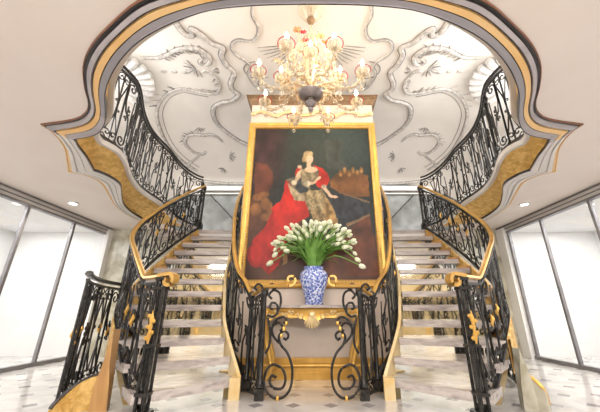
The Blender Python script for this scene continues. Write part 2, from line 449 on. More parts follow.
for s in (-1, 1):
    q = -s
    def par(c, d):
        P = cr(c, 4); out = []
        for i in range(len(P)):
            a, b = P[max(i-1, 0)], P[min(i+1, len(P)-1)]; dx, dy = b[0]-a[0], b[1]-a[1]; l = math.hypot(dx, dy) or 1
            out.append((P[i][0]+dy/l*d, P[i][1]-dx/l*d))
        return out
    relief('stucco_moulding', B1, .05, q, 'relief_w')
    for d in (-.06, .0, .055): relief('stucco_shadow_line', par(B1, d), .013 if d else .009, q, n=1)  # thin dark tubes paint the shadow lines beside the moulding
    relief('stucco_moulding', A1, .026, q, 'relief_w'); relief('stucco_shadow_line', par(A1, -.03), .015, q, n=1)
    for c, w_ in ((C1, .05), (C2, .035), (D1, .045), (F1, .035)):
        relief('stucco_scroll', c, w_, q, 'relief_w', taper=c in (C1, D1))
        relief('stucco_shadow_line', par(c, w_*.9), .013, q, n=1, taper=True)
        relief('stucco_shadow_line', par(c, -w_*.9), .009, q, n=1, taper=True)
    relief('stucco_shadow_line', par(C2[6:], .13), .010, q, n=1)
    # acanthus tufts along the scrolls
    mb = MB()
    def tuft(c, k, ln, mbb, side=1, step=2):
        P = cr(c, k)
        for i in range(2, len(P)-2, step):
            dx, dy = P[i+1][0]-P[i-1][0], P[i+1][1]-P[i-1][1]; l = math.hypot(dx, dy) or 1
            nx, ny = side*dy/l, -side*dx/l
            a = P[i]; L2 = ln*(.6+.5*random.random())
            pts = [(a[0]+nx*L2*t+dx/l*L2*.5*t*t, a[1]+ny*L2*t+dy/l*L2*.5*t*t) for t in (.15, .5, .8, 1)]
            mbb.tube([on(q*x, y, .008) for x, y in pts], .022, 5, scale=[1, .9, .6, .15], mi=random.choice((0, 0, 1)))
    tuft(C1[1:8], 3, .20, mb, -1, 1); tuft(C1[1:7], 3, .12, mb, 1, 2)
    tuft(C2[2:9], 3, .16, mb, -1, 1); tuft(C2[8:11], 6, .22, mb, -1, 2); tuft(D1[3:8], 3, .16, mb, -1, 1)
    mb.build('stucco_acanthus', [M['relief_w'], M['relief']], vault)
    # sprigs and shell
    mb = MB()
    for (cx, cy, n, r0, a0) in ((-2.62, 8.1, 7, .22, .5), (-2.9, 8.5, 6, .18, 2.2), (-2.55, 4.95, 8, .26, 3.0), (-3.25, 7.05, 6, .2, 1.6), (-2.2, 5.0, 5, .16, .3), (-2.05,8.45,6,.2,1)):
        for i in range(n):
            a = a0+(i-n/2)*.42
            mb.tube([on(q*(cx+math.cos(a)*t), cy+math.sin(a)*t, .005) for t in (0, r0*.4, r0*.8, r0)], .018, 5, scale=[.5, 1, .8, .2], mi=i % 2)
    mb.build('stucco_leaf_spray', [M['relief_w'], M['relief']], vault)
    mb = MB()
    for i in range(3): mb.blob(on(q*(-3.28+.22*i), 5.02+.02*i, .0), (.075,.05,.03), 8)
    mb.build('stucco_bead', M['relief_w'], vault)
    mb = MB()
    for i in range(11):
        a = math.radians(-75+15*i)
        P = []
        for t in (.05, .3, .6, .85, 1.0): P.append(on(q*(-4.35+.82*t*math.cos(a)), 5.0+.78*t*math.sin(a), .03+.05*t))
        mb.tube(P, .10, 8, scale=[.15, .45, .8, 1.0, .75])
    mb.build('stucco_shell', M['shell'], vault)
# central medallion: rays and lobed ring behind the chandelier
mb = MB()
for s in (-1, 1):
    for i in range(8):
        a = math.radians(8+9.5*i)
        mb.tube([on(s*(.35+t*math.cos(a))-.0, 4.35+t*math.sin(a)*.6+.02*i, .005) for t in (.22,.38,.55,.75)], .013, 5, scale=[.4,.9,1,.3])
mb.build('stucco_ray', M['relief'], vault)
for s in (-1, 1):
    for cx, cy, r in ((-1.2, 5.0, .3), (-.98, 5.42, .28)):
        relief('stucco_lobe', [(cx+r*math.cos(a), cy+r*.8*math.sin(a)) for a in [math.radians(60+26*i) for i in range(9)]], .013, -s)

# ------------------------------------------------------------------ side glazing, side rooms, downlights
def glazing(X, sgn, ys, nm):
    r = sroot(nm, (X, 5, 0))
    mb = MB(); mb.box(X-.05, X+.05, -1.7, 7.45, 0, .07); mb.box(X-.05, X+.05, -1.7, 7.45, 2.86, 2.90)
    mb.build('sill_rail', M['steel'], r, smooth=False)
    mb = MB()
    for z0, z1, t in ((2.90,2.96,.04),(2.96,2.99,.07),(2.99,3.05,.05)): mb.box(X-t, X+t, -1.7, 7.45, z0, z1)
    mb.build('header', M['creamband'], r, smooth=False)
    mb = MB()
    mb.box(X-.075, X+.075, -1.7, 7.45, 2.955, 2.968); mb.box(X-.09, X+.09, -1.7, 7.45, 3.03, 3.045)
    mb.build('header_strip', M['steel'], r, smooth=False)  # dark metal lines along the header
    for i, y in enumerate(ys):
        mb = MB(); mb.box(X-.03, X+.03, y-.026, y+.026, .07, 2.86); mb.build('mullion', M['steel'], r, smooth=False)
        if i:
            mb = MB(); mb.box(X-.006, X+.006, ys[i-1]-.035, y+.035, .07, 2.86) if ys[i-1] < y else mb.box(X-.006, X+.006, y+.035, ys[i-1]-.035, .07, 2.86)
            mb.build('pane', M['pane'], r, smooth=False)
    return r
glazing(XL, -1, [7.40,6.29,5.17,4.05,2.93,1.81,.69,-.43,-1.6], 'window_1')
glazing(XR, 1, [7.12,6.03,4.86,3.74,2.62,1.50,.38,-.74,-1.6], 'window_2')
mb = MB()
for X, s in ((XL, -1), (XR, 1)):
    a, b = sorted((X+s*.1, X+s*2.6))
    mb.box(a, b, 7.6, 7.7, 0, 3); e = sorted((X+s*2.6, X+s*2.7)); mb.box(e[0], e[1], -3, 7.7, 0, 3)
    mb.box(a, b, -3, 7.7, 3.0, 3.08)
struct(mb.build('wall_side_room', M['white'], smooth=False), 'white walls of the rooms behind the glazing')
for X, s, nm in ((XL, -1, 'door_1'), (XR, 1, 'door_2')):
    x0 = X+s*2.6
    mb = MB(); a, b = sorted((x0, x0-s*.06)); 
    for yy in (6.1, 4.2):
        mb.box(a, b, yy-.55, yy+.55, 0, 2.3)
    d = struct(mb.build(nm, M['white'], smooth=False), 'white panelled door in the side room')
    mb = MB(); a, b = sorted((x0-s*.06, x0-s*.085))
    for yy in (6.1, 4.2):
        for z0, z1 in ((.2,.85),(1.0,2.1)):
            for p in ((yy-.42,yy+.42,z0,z0+.04),(yy-.42,yy+.42,z1-.04,z1),(yy-.42,yy-.38,z0,z1),(yy+.38,yy+.42,z0,z1)): mb.box(a, b, *p)
    mb.build('panel_bead', M['creamband'], d, smooth=False)
# white jamb beside the glazing
mb = MB(); mb.box(XL-.02, XL+.12, 7.3, 7.45, 0, 3.0); mb.box(XR-.12, XR+.02, 7.16, 7.45, 0, 3.0)
struct(mb.build('trim_6', M['white'], smooth=False), 'white jambs at the far ends of the glazing')

def downlight(x, y, lab):
    r = root('ceiling_downlight', lab, 'downlight', (x, y, ZC-.03))
    mb = MB(); mb.lathe([(.10,.03),(.10,.012),(.095,.0),(.065,.0),(.065,.02)], (x, y, ZC-.03), 20); mb.build('trim_ring', M['white'], r)
    mb = MB(); mb.lathe([(.06,.018),(.06,.006),(.001,.004)], (x, y, ZC-.03), 16); mb.build('lens', M['spot'], r)
    L = bpy.data.lights.new('downlight_beam', 'SPOT'); L.energy = 85; L.color = (1,.88,.74); L.spot_size = 2.3; L.spot_blend = .6; L.shadow_soft_size = .06
    o = bpy.data.objects.new('downlight_beam', L); COL.objects.link(o); o.parent = r; o.location = (0, 0, -.03)
downlight(-4.80, 5.46, 'small round recessed downlight glowing in the low ceiling above the left glazing')
downlight(4.30, 5.51, 'small round recessed downlight glowing in the low ceiling above the right glazing')

# ------------------------------------------------------------------ staircases
INNER = [(.944,4.11),(1.07,4.24),(1.20,4.38),(1.32,4.55),(1.41,4.78),(1.50,5.03),(1.58,5.27),(1.65,5.53),(1.70,5.80),(1.75,6.04),(1.79,6.29),(1.82,6.54),(1.85,6.80)]
OUTER = [(1.78,3.33),(2.10,3.66),(2.40,3.95),(2.66,4.24),(2.84,4.60),(2.92,4.90),(2.95,5.18),(2.93,5.45),(2.88,5.72),(2.86,5.98),(2.83,6.24),(2.77,6.50),(2.70,6.76)]
def stair(s, lab):
    r = root('staircase', lab, 'staircase', (s*2.0, 4.2, 0))
    for n in range(12):
        a, b = INNER[n], OUTER[n]; c, d = INNER[n+1], OUTER[n+1]
        z = R_*(n+1)
        # curved nosing
        mid = ((a[0]+b[0])/2, (a[1]+b[1])/2-.03)
        fr = cr([a, mid, b], 5)
        over = .05
        bk = [(d[0]+(d[0]-b[0])*over, d[1]+.06), (c[0]+(c[0]-a[0])*over, c[1]+.06)]
        mb = MB(); poly = [(s*x, y) for x, y in fr]+[(s*x, y) for x, y in bk]
        mb.prism(poly, z-.088, z); mb.build('tread', M['tread'], r, smooth=False)
        # riser under the slab, set back
        mb = MB()
        A = (a[0], a[1]+.05); Bq = (b[0]-.02, b[1]+.05)
        mb.add([(s*A[0], A[1], z-R_), (s*Bq[0], Bq[1], z-R_), (s*Bq[0], Bq[1], z-.07), (s*A[0], A[1], z-.07),
                (s*A[0], A[1]+.02, z-R_), (s*Bq[0], Bq[1]+.02, z-R_), (s*Bq[0], Bq[1]+.02, z-.07), (s*A[0], A[1]+.02, z-.07)],
               [(0,1,2,3),(4,5,6,7),(0,1,5,4),(1,2,6,5),(2,3,7,6),(3,0,4,7)])
        mb.build('riser', M['mirror'], r, smooth=False)
        # small brown triangular tread-end bracket at the outer side
        mb = MB(); e = (b[0], b[1]); 
        mb.prism([(s*(e[0]+.02), e[1]-.02), (s*(e[0]-.17), e[1]+.16), (s*(e[0]+.0), e[1]+.2)], z, z+.05)
        if n > 4: mb.build('tread_bracket', M['wood'], r, smooth=False)
    # last riser below the landing, plain white for the mirror's bright reflection
    a, b = INNER[12], OUTER[12]
    mb = MB(); mb.add([(s*a[0], a[1]-.005, ZL-R_), (s*b[0], b[1]-.005, ZL-R_), (s*b[0], b[1]-.005, ZL-.09), (s*a[0], a[1]-.005, ZL-.09)], [(0,1,2,3)])
    mb.build('riser', M['white'], r, smooth=False)
    # stringers: vertical plates following each edge
    for (path, nm, mt, off, ends) in ((INNER, 'inner_stringer', 'goldpale', -.02, 0), (OUTER, 'outer_stringer', 'goldrough', .02, 1)):
        P = ([(path[0][0]*1.0, path[0][1]-.08)] if not ends else [])+list(path)[2*ends:]
        zz = ([.20] if not ends else [])+[R_*(i+1) for i in range(2*ends, 13)]
        C3 = cr([(x+off*(1 if x > 0 else -1), y, z) for (x, y), z in zip(P, zz)], 4)
        rows = []
        for x, y, z in C3:
            top = z+.015; bot = max(0, z-.52) if not ends else max(0, z-.36)
            rows.append([(s*x, y, top), (s*(x+(.04 if ends else -.04)), y, top), (s*(x+(.04 if ends else -.04)), y, bot), (s*x, y, bot), (s*x, y, top)])
        mb = MB(); mb.grid(rows); mb.build(nm, M[mt], r, smooth=False)
    # gilt block closing the foot on the inner side
    mb = MB(); mb.prism([(s*.87, 4.03), (s*1.0, 4.02), (s*.99, 4.18), (s*.90, 4.2)], 0, .235); mb.build('foot_block', M['goldpale'], r, smooth=False)
    # soffit closing the flight from below
    rows = []
    for i in range(13):
        z = R_*(i+1)-.42
        rows.append([(s*(INNER[i][0]+.0), INNER[i][1]+.12, max(0.0, z)), (s*(OUTER[i][0]), OUTER[i][1]+.12, max(0.0, z))])
    mb = MB(); mb.grid(rows[1:]); mb.build('soffit', M['goldpale'], r, smooth=False)
    return r
stair(-1, 'left curved flight of pale marble steps with mirrored risers')
stair(1, 'right curved flight of pale marble steps with mirrored risers')

# ------------------------------------------------------------------ balustrades
def spiral(cx, cy, r0, r1, a0, a1, n=12):
    out = []
    for i in range(n+1):
        t = i/n; a = math.radians(a0+(a1-a0)*t); r = r0+(r1-r0)*t
        out.append((cx+r*math.cos(a), cy+r*math.sin(a)))
    return out
def motif(w, H, kind, flip):
    """list of (curve, radius factor) in panel coordinates, plus leaf spots"""
    c = w/2; r = min(w*.42, .13); g = .05
    S = spiral(c, H-g-r, r*.22, r, -250, 180, 14)+[(c-r*.98, H*.66), (c-r*.5, H*.52), (c+r*.5, H*.46), (c+r*.98, H*.32)]+spiral(c, g+r, r, r*.22, 0, -430, 14)
    out = []
    if kind == 0:
        out += [(S, 1)]
        out += [(spiral(c+r*.35, H*.52, r*.5, r*.18, 90, 400, 9), .8)]
        out += [([(0, g*.2), (0, H)], 1.1)]
        leaf = [(c, H*.5)]
    elif kind == 1:
        out += [([(c, 0), (c, H)], 1.0)]
        for sx in (-1, 1):
            out += [([(c+sx*x, y) for x, y in spiral(r*.62, H-g-r*.7, r*.15, r*.6, 0, 330, 10)+[(r*.15, H*.62), (r*.05, H*.5)]], .85)]
            out += [([(c+sx*x, y) for x, y in spiral(r*.62, g+r*.7, r*.15, r*.6, 0, -330, 10)+[(r*.15, H*.36), (r*.05, H*.48)]], .85)]
        out += [([(0, 0), (0, H)], 1.1)]
        leaf = [(c, H*.55), (c, H*.2)]
    else:
        out += [(spiral(c, H-g-r, r*.2, r, 60, -270, 14)+[(c-r*.6, H*.68), (c+r*.6, H*.50), (c+r*.2, H*.34)]+spiral(c, g+r, r, r*.2, 60, 420, 12), 1)]
        out += [([(0, 0), (0, H)], 1.1)]
        out += [([(w*.82, H*.25), (w*.9, H*.5), (w*.8, H*.78)], .8)]
        leaf = [(c+r*.3, H*.45)]
    if H > .6:
        r2 = r*.5
        out += [([(w*.5, H*.40), (w*.5, H*.62)], 1.0), ([(w*.5-r2*.1, H*.50)]+spiral(w*.5+r2*.75, H*.56, r2*.7, r2*.2, 200, -110, 8), .75), ([(w*.5+r2*.1, H*.50)]+spiral(w*.5-r2*.75, H*.44, r2*.7, r2*.2, 20, -290, 8), .75)]
        out += [([(w*.5, H-.03-.0), (w*.5, H)], .8), ([(0, H*.93), (w*.3, H*.985), (w*.7, H*.985), (w, H*.93)], .6), ([(0, H*.06), (w*.3, .01), (w*.7, .01), (w, H*.06)], .6)]
    if flip: out = [([(w-x, y) for x, y in q], f) for q, f in out]; leaf = [(w-x, y) for x, y in leaf]
    return out, leaf

def balustrade(name, lab, base, H, pw, rad=.014, railmat='rail', rail_sec=(.034,.022), gold=.5, group=None, top=None, newels=(), seed=1, cat='railing', curl_start=False):
    rnd = random.Random(seed)
    P = [Vector(p) for p in base]
    d = [0]
    for a, b in zip(P, P[1:]): d.append(d[-1]+(Vector((b.x-a.x, b.y-a.y, 0))).length)
    T = d[-1]
    def at(s):
        s = max(0, min(T, s)); k = 0
        while k < len(P)-2 and d[k+1] < s: k += 1
        seg = d[k+1]-d[k]; return P[k].lerp(P[k+1], (s-d[k])/seg if seg > 1e-9 else 0)
    hh = H if callable(H) else (lambda s: H)
    r = root(name, lab, cat, tuple(P[0]), group)
    tp = [p+Vector((0, 0, hh(q))) for p, q in zip(P, d)]
    mb = MB(); a, b = rail_sec
    mb.sweep(tp if top is None else top(tp), [(-a,-b*.4),(-a*.6,-b),(a*.6,-b),(a,-b*.4),(a*.75,b*.8),(0,b*1.2),(-a*.75,b*.8)])
    mb.build('handrail', M[railmat], r)
    mb = MB(); mb.sweep([p+Vector((0,0,-.03+hh(q)-.045)) for p, q in zip(P, d)], [(-.02,-.014),(.02,-.014),(.02,.014),(-.02,.014)])
    mb.build('top_bar', M['iron'], r)
    mb = MB(); mb.sweep([p+Vector((0,0,.05)) for p in P], [(-.022,-.018),(.022,-.018),(.022,.018),(-.022,.018)])
    mb.build('bottom_rail', M['iron'], r)
    n = max(1, round(T/pw)); w = T/n
    for k in range(n):
        q0 = k*w; h = hh(q0+w/2)-.12
        cs, leaf = motif(w, h, (k*2+seed) % 3 if k % 4 else 1, k % 2)
        mb = MB()
        def mp(x, y):
            p = at(q0+x); return (p.x, p.y, p.z+.05+y*1.0+0)
        for c, f in cs:
            if len(c) == 2: c = [(c[0][0]+(c[1][0]-c[0][0])*t/3, c[0][1]+(c[1][1]-c[0][1])*t/3) for t in range(4)]
            mb.tube([mp(x, y) for x, y in c], rad*f, 5)
        pn = mb.build('scroll_panel', M['iron'], r)
        if rnd.random() < gold:
            mb = MB()
            for x, y in leaf:
                p = mp(x, y)
                mb.tube([(p[0], p[1]-.015, p[2]-.07), (p[0]-.012, p[1]-.02, p[2]-.03), (p[0]+.012, p[1]-.022, p[2]+.02), (p[0], p[1]-.015, p[2]+.07)], .02, 6, scale=[.3, 1.1, 1.2, .3]); break
            mb.build('gilded_leaf', M['gold'], pn)
    for (s_, hz, kind) in newels:
        p = at(s_); newel(r, p, hz, kind)
    return r, at, tp

def newel(r, p, h, kind=0):
    mb = MB()
    if kind == 0:       # square post on a block foot
        mb.box(p.x-.055, p.x+.055, p.y-.055, p.y+.055, p.z, p.z+.12)
        mb.lathe([(.045,.12),(.055,.14),(.04,.17),(.028,.2),(.028,h-.1),(.045,h-.07),(.05,h-.04),(.03,h)], tuple(p), 12)
    else:               # cluster of four slender rods bound by collars
        mb.box(p.x-.09, p.x+.09, p.y-.09, p.y+.09, p.z, p.z+.06)
        for dx in (-.042, .042):
            for dy in (-.042, .042): mb.tube([(p.x+dx, p.y+dy, p.z+.05), (p.x+dx, p.y+dy, p.z+h)], .019, 6)
        for z in (.2, h*.47, h*.9): mb.box(p.x-.065, p.x+.065, p.y-.065, p.y+.065, p.z+z, p.z+z+.03)
        mb.box(p.x-.06, p.x+.06, p.y-.06, p.y+.06, p.z+h-.03, p.z+h)
    nw = mb.build('newel_post', M['iron'], r)
    if kind:
        mb = MB()
        mb.tube([(p.x, p.y-.10, p.z+h*(.50+.03*i)) for i in range(9)], .022, 6, scale=[.3,.8,1.2,.6,1.1,.7,1.2,.5,.2])
        for i in range(5):
            a = 1 if i % 2 else -1; z = p.z+h*(.54+.04*i)
            mb.blob((p.x+a*.026, p.y-.105, z), (.022, .018, .022), 6)
        mb.build('gilded_leaf', M['gold'], nw)
    return nw

# outer railing of each flight
for s, lab in ((-1, 'black iron scroll railing with gilt handrail on the outer side of the left stairs'), (1, 'black iron scroll railing with gilt handrail on the outer side of the right stairs')):
    raw = [(1.70,3.40,.0),(1.90,3.55,.12),(2.12,3.74,.28),(2.45,4.02,.62),(2.78,4.38,.95),(2.96,4.80,1.28),(3.0,5.2,1.60),(2.97,5.65,1.98),(2.88,6.15,2.38),(2.79,6.5,2.66),(2.72,6.78,2.86)]
    base = cr([(s*x, y, z) for x, y, z in raw], 6)
    def Hf(q):
        return 1.38-.24*min(1, q/.5)
    r, at, tp = balustrade('stair_railing', lab, base, Hf, .25, .014, gold=.6, newels=((0, 1.36, 1), (99, 1.12, 0)), seed=2)
    e = tp[0]
    mb = MB(); P = [(e.x-s*u, e.y-.25*u, e.z+v) for u, v in [(-.05, .0), (.03, .012)]+spiral(.09, -.055, .075, .03, 80, -230, 12)]
    mb.sweep(P, [(-.048,-.02),(.048,-.02),(.048,.02),(-.048,.02)]); mb.build('rail_scroll', M['rail'], r)

# inner railing of each flight with the bracket scroll towards the console table
for s, lab in ((-1, 'black iron inner stair railing with scroll bracket, left of the console table'), (1, 'black iron inner stair railing with scroll bracket, right of the console table')):
    raw = [(.63,4.04,0),(.74,4.20,.0),(.86,4.36,.02),(1.00,4.46,.26),(1.16,4.56,.50),(1.29,4.74,.86),(1.37,4.95,1.08),(1.45,5.2,1.36),(1.54,5.5,1.66),(1.60,5.8,1.96),(1.66,6.1,2.24),(1.72,6.5,2.58),(1.75,6.78,2.84)]
    base = cr([(s*x, y, z) for x, y, z in raw], 6)
    def Hf(q):
        return 1.31-.17*min(1, q/.7)
    def ext(tp):
        e = tp[0]
        return [Vector((s*.30, 3.93, e.z+.0)), Vector((s*.45, 3.97, e.z))]+tp
    r, at, tp = balustrade('stair_railing', lab, base, Hf, .18, .0135, gold=.5, newels=((0, 1.27, 0), (.40, 1.24, 0)), seed=5, top=ext)
    e = tp[0]
    mb = MB(); P = [(s*(.30-u), 3.93, e.z+v) for u, v in [(0, 0)]+spiral(.02, .075, .075, .03, -90, 230, 14)]
    mb.sweep(P, [(-.03,-.013),(.03,-.013),(.03,.013),(-.03,.013)]); mb.build('rail_scroll', M['rail'], r)
    # bracket: (u towards centre, height)
    def BR(p): return (s*(.63-p[0]), 4.03-.05*p[0], p[1])
    mb = MB()
    curves = [
      spiral(.20, .17, .045, .10, 200, -150, 12)[0:0]+[(.20,.24),(.14,.26),(.12,.19),(.17,.13),(.27,.13),(.31,.22),(.27,.33),(.15,.38),(.07,.31),(.05,.17),(.13,.05),(.27,.03),(.37,.13),(.39,.33),(.33,.50),(.24,.60),(.21,.70),(.27,.76),(.33,.72),(.31,.66),(.27,.68)],
      [(.22,.62),(.14,.70),(.12,.80),(.20,.86),(.26,.80),(.22,.76)],
      [(.12,.82),(.18,.90),(.26,.93),(.30,.88),(.26,.85)],
      [(.05,.95),(.12,.93),(.18,.98),(.17,1.08),(.10,1.10),(.08,1.04),(.12,1.02)],
      [(.18,.98),(.22,1.10),(.20,1.22),(.12,1.26),(.06,1.20),(.10,1.15)],
      [(.03,1.22),(.04,1.31),(.10,1.34),(.14,1.29),(.10,1.26)],
      [(-.03,1.22),(-.04,1.31),(-.10,1.34),(-.14,1.29),(-.10,1.26)],
      [(.05,.5),(.10,.62),(.09,.8),(.05,.92)],
    ]
    for c in curves: mb.tube([BR(p) for p in cr(c, 4)], .017, 6)
    b_ = mb.build('scroll_bracket', M['iron'], r)
    for u, v, q in ((.27,.77,.035),(.30,.84,.03),(.24,.69,.028),(.22,.005,.032),(.39,.3,.02),(.12,.38,.022),(.17,.95,.02)): mb = MB().blob(BR((u, v+.015)), (q*.8, q*.7, q*1.1), 6); mb.build('gilded_leaf', M['gold'], b_)

# gallery balustrades, left, right (black rail)
def sub(c, y0, y1): return [p for p in c if y0 <= p.y <= y1]
for s, lab in ((-1, 'black iron scroll balustrade along the left edge of the upper gallery'), (1, 'black iron scroll balustrade along the right edge of the upper gallery')):
    pl = [p for p in gal if p.y > 2.0]
    base = [(-s*p.x if s < 0 else -p.x, p.y, p.z+.06) for p in pl]
    base = [(s*abs(p.x), p.y, p.z+.06) for p in pl]
    base = [tuple(v) for v in resample(cr(base[::3]+[base[-1]], 3), 110)]
    balustrade('gallery_balustrade', lab, base, 1.34, .215, .0135, railmat='blackband', rail_sec=(.03,.018), gold=.0, newels=((99, 1.2, 0),), seed=4, cat='balustrade')
# curved guard railing outside each flight (dark rail)
for s, lab in ((-1, 'curved black guard railing between the left stairs and the glass wall'), (1, 'curved black guard railing between the right stairs and the glass wall')):
    raw = [(2.62,3.48,0),(2.80,3.75,0),(2.98,4.1,0),(3.13,4.5,0),(3.22,4.95,0),(3.22,5.35,0)] if s < 0 else [(2.90,4.7,0),(3.05,5.05,0),(3.17,5.45,0),(3.2,5.9,0)]
    base = cr([(s*x, y, z) for x, y, z in raw], 6)
    balustrade('guard_railing', lab, base, 1.42 if s < 0 else 1.3, .25, .014, railmat='iron', rail_sec=(.045,.025), gold=.6, newels=(), seed=3)
    # gilded curved plinth with pointed wooden end, part of the guard
for s, zt, x0, y0, lab in ((-1, .80, 2.27, 3.66, 'pointed golden wood and gilt plinth at the foot of the left outer railing'), (1, .60, 2.34, 3.68, 'pointed olive plinth with gilt edge at the foot of the right outer railing')):
    r = root('curved_plinth', lab, 'plinth', (s*x0, y0, 0))
    mb = MB()
    pr = [(-.13,0),(-.12,.25),(-.07,.42),(-.03,.62),(0,zt),(.02,.62),(.05,.42),(.10,.25),(.14,0)]
    if s < 0: pr = [(p[0]*.72, p[1]) for p in pr]
    if s > 0: pr = [(p[0]*.6, p[1] if p[1] != .62 else .5) for p in pr]
    mb.add([(s*(x0-u), y0-.05, z) for u, z in pr]+[(s*(x0-u*.5), y0+.08, z) for u, z in pr],
           [tuple(range(9)), tuple(range(9, 18))]+[(i, (i+1) % 9, 9+(i+1) % 9, 9+i) for i in range(9)])
    mb.build('pointed_end', M['wood'] if s < 0 else M['olivemarble'], r, smooth=False)
    q = .8 if s < 0 else .35; C3 = cr([(s*x0, y0+.02), (s*(x0+.2*q), y0-.04), (s*(x0+.36*q), y0-.12), (s*(x0+.46*q), y0-.3*q)], 6)
    rows = []
    for i, (x, y) in enumerate(C3):
        t = i/(len(C3)-1); zt2 = .34-.28*t*t
        rows.append([(x, y, 0), (x, y, zt2), (x, y+.04, zt2), (x, y+.04, 0)])
    mb = MB(); mb.grid(rows); mb.build('curved_panel', M['goldrough'] if s < 0 else M['olivemarble'], r)
    mb = MB(); mb.tube([(x, y+.02, .34-.28*(i/(len(C3)-1))**2+.01) for i, (x, y) in enumerate(C3)], .02, 6); mb.build('edge_bead', M['blackband'] if s < 0 else M['gold'], r)
# wall handrails on the landing wall
for s, lab in ((-1, 'thin dark handrail slanting down the grey marble wall on the left'), (1, 'thin dark handrail slanting down the grey marble wall on the right')):
    mb = MB(); mb.tube([(s*3.35, 8.9, 4.6), (s*2.7, 8.9, 3.95), (s*2.2, 8.9, 3.4)], .022, 6)
    for x, z in ((3.2, 4.45), (2.4, 3.62)): mb.tube([(s*x, 8.9, z), (s*x, 9.0, z-.04)], .012, 5)
    tag(mb.build('wall_handrail', M['iron']), lab, 'handrail')

# ------------------------------------------------------------------ console table
def console(y0, sy, lab, hx=.74):
    """y0: wall plane, sy: -1 = projects towards -Y"""
    r = root('console_table', lab, 'console table', (0, y0+sy*.25, 0))
    mb = MB()
    pl = [(-hx,0),(-hx,.38),(-hx+.1,.46),(-.3,.46),(-.18,.52),(.18,.52),(.3,.46),(hx-.1,.46),(hx,.38),(hx,0)]
    mb.prism([(x, y0+sy*y) for x, y in pl], 1.045, 1.085); mb.build('marble_top', M['tread'], r, smooth=False)
    mb = MB()
    n = 60; rows = []
    for i in range(n+1):
        x = -hx+.05+(2*hx-.1)*i/n; a = abs(x)/(hx-.05)
        dep = .13+.08*math.exp(-(x/.16)**2)+.05*math.exp(-((a-.95)/.1)**2)+.015*math.cos(a*14)
        yy = y0+sy*(.42+.05*math.exp(-(x/.25)**2)); 
        rows.append([(x, yy-sy*.05, 1.045), (x, yy, 1.045), (x, yy+sy*.02, 1.01), (x, yy, 1.045-dep*.6), (x, yy+sy*.015, 1.045-dep), (x, yy-sy*.05, 1.045-dep)])
    mb.grid(rows); ap = mb.build('apron', M['gold'], r)
    mb = MB()
    yy = y0+sy*.475
    for s in (-1, 1):
        for cx, cz, q in ((.16,.93,.05),(.30,.98,.035),(.40,.95,.04),(.52,.985,.03),(.60,.93,.045)):
            mb.tube([(s*x, yy, z) for x, z in spiral(cx, cz, q*.25, q, 30, 400, 12)+[(cx+q*1.8, cz+q*.3)]], .011, 5)
    for i in range(7):
        a = math.radians(-150+20*i); mb.tube([(0, yy+sy*.03, .96), (.1*math.cos(a), yy+sy*.03, .90+.11*math.sin(a)), (.12*math.cos(a), yy+sy*.02, .89+.13*math.sin(a))], .018, 5)
    mb.blob((0, yy+sy*.03, .95), (.05,.03,.05), 8)
    mb.build('carved_scroll', M['goldpale'], ap)
    for s in (-1, 1):
        for yb in (.40, .08):
            P = cr([(s*(hx-.06), y0+sy*yb, 1.0), (s*(hx+.0), y0+sy*(yb+.02), .84), (s*(hx-.04), y0+sy*yb, .6), (s*(hx-.12), y0+sy*yb, .35), (s*(hx-.13), y0+sy*yb, .16), (s*(hx-.05), y0+sy*(yb+.02), .05), (s*(hx-.04), y0+sy*(yb+.03), .02)], 5)
            mb = MB(); mb.tube(P, .05, 8, scale=[1.25-1.05*min(1, i/(len(P)*.75)) + .25 for i in range(len(P))]); mb.build('leg', M['gold'], r)
    return r
console(5.13, -1, 'gilded rococo console table with pale marble top beneath the portrait')

# vase
VX, VY, VZ = .03, 4.88, 1.085
r = root('porcelain_vase', 'blue and white porcelain vase of tulips on the console table', 'vase', (VX, VY, VZ))
mb = MB(); mb.lathe([(q*1.1, z*.95) for q, z in [(.125,0),(.135,.015),(.13,.05),(.135,.12),(.165,.25),(.205,.38),(.215,.46),(.20,.53),(.16,.575),(.14,.59),(.148,.61),(.155,.63),(.135,.63),(.12,.58)]], (VX, VY, VZ), 32)
mb.build('body', M['vase'], r)
mb = MB(); mb.lathe([(.140,0),(.150,.0),(.151,.03),(.145,.03)], (VX, VY, VZ+.01), 32); mb.build('foot_ring', M['vase'], r)

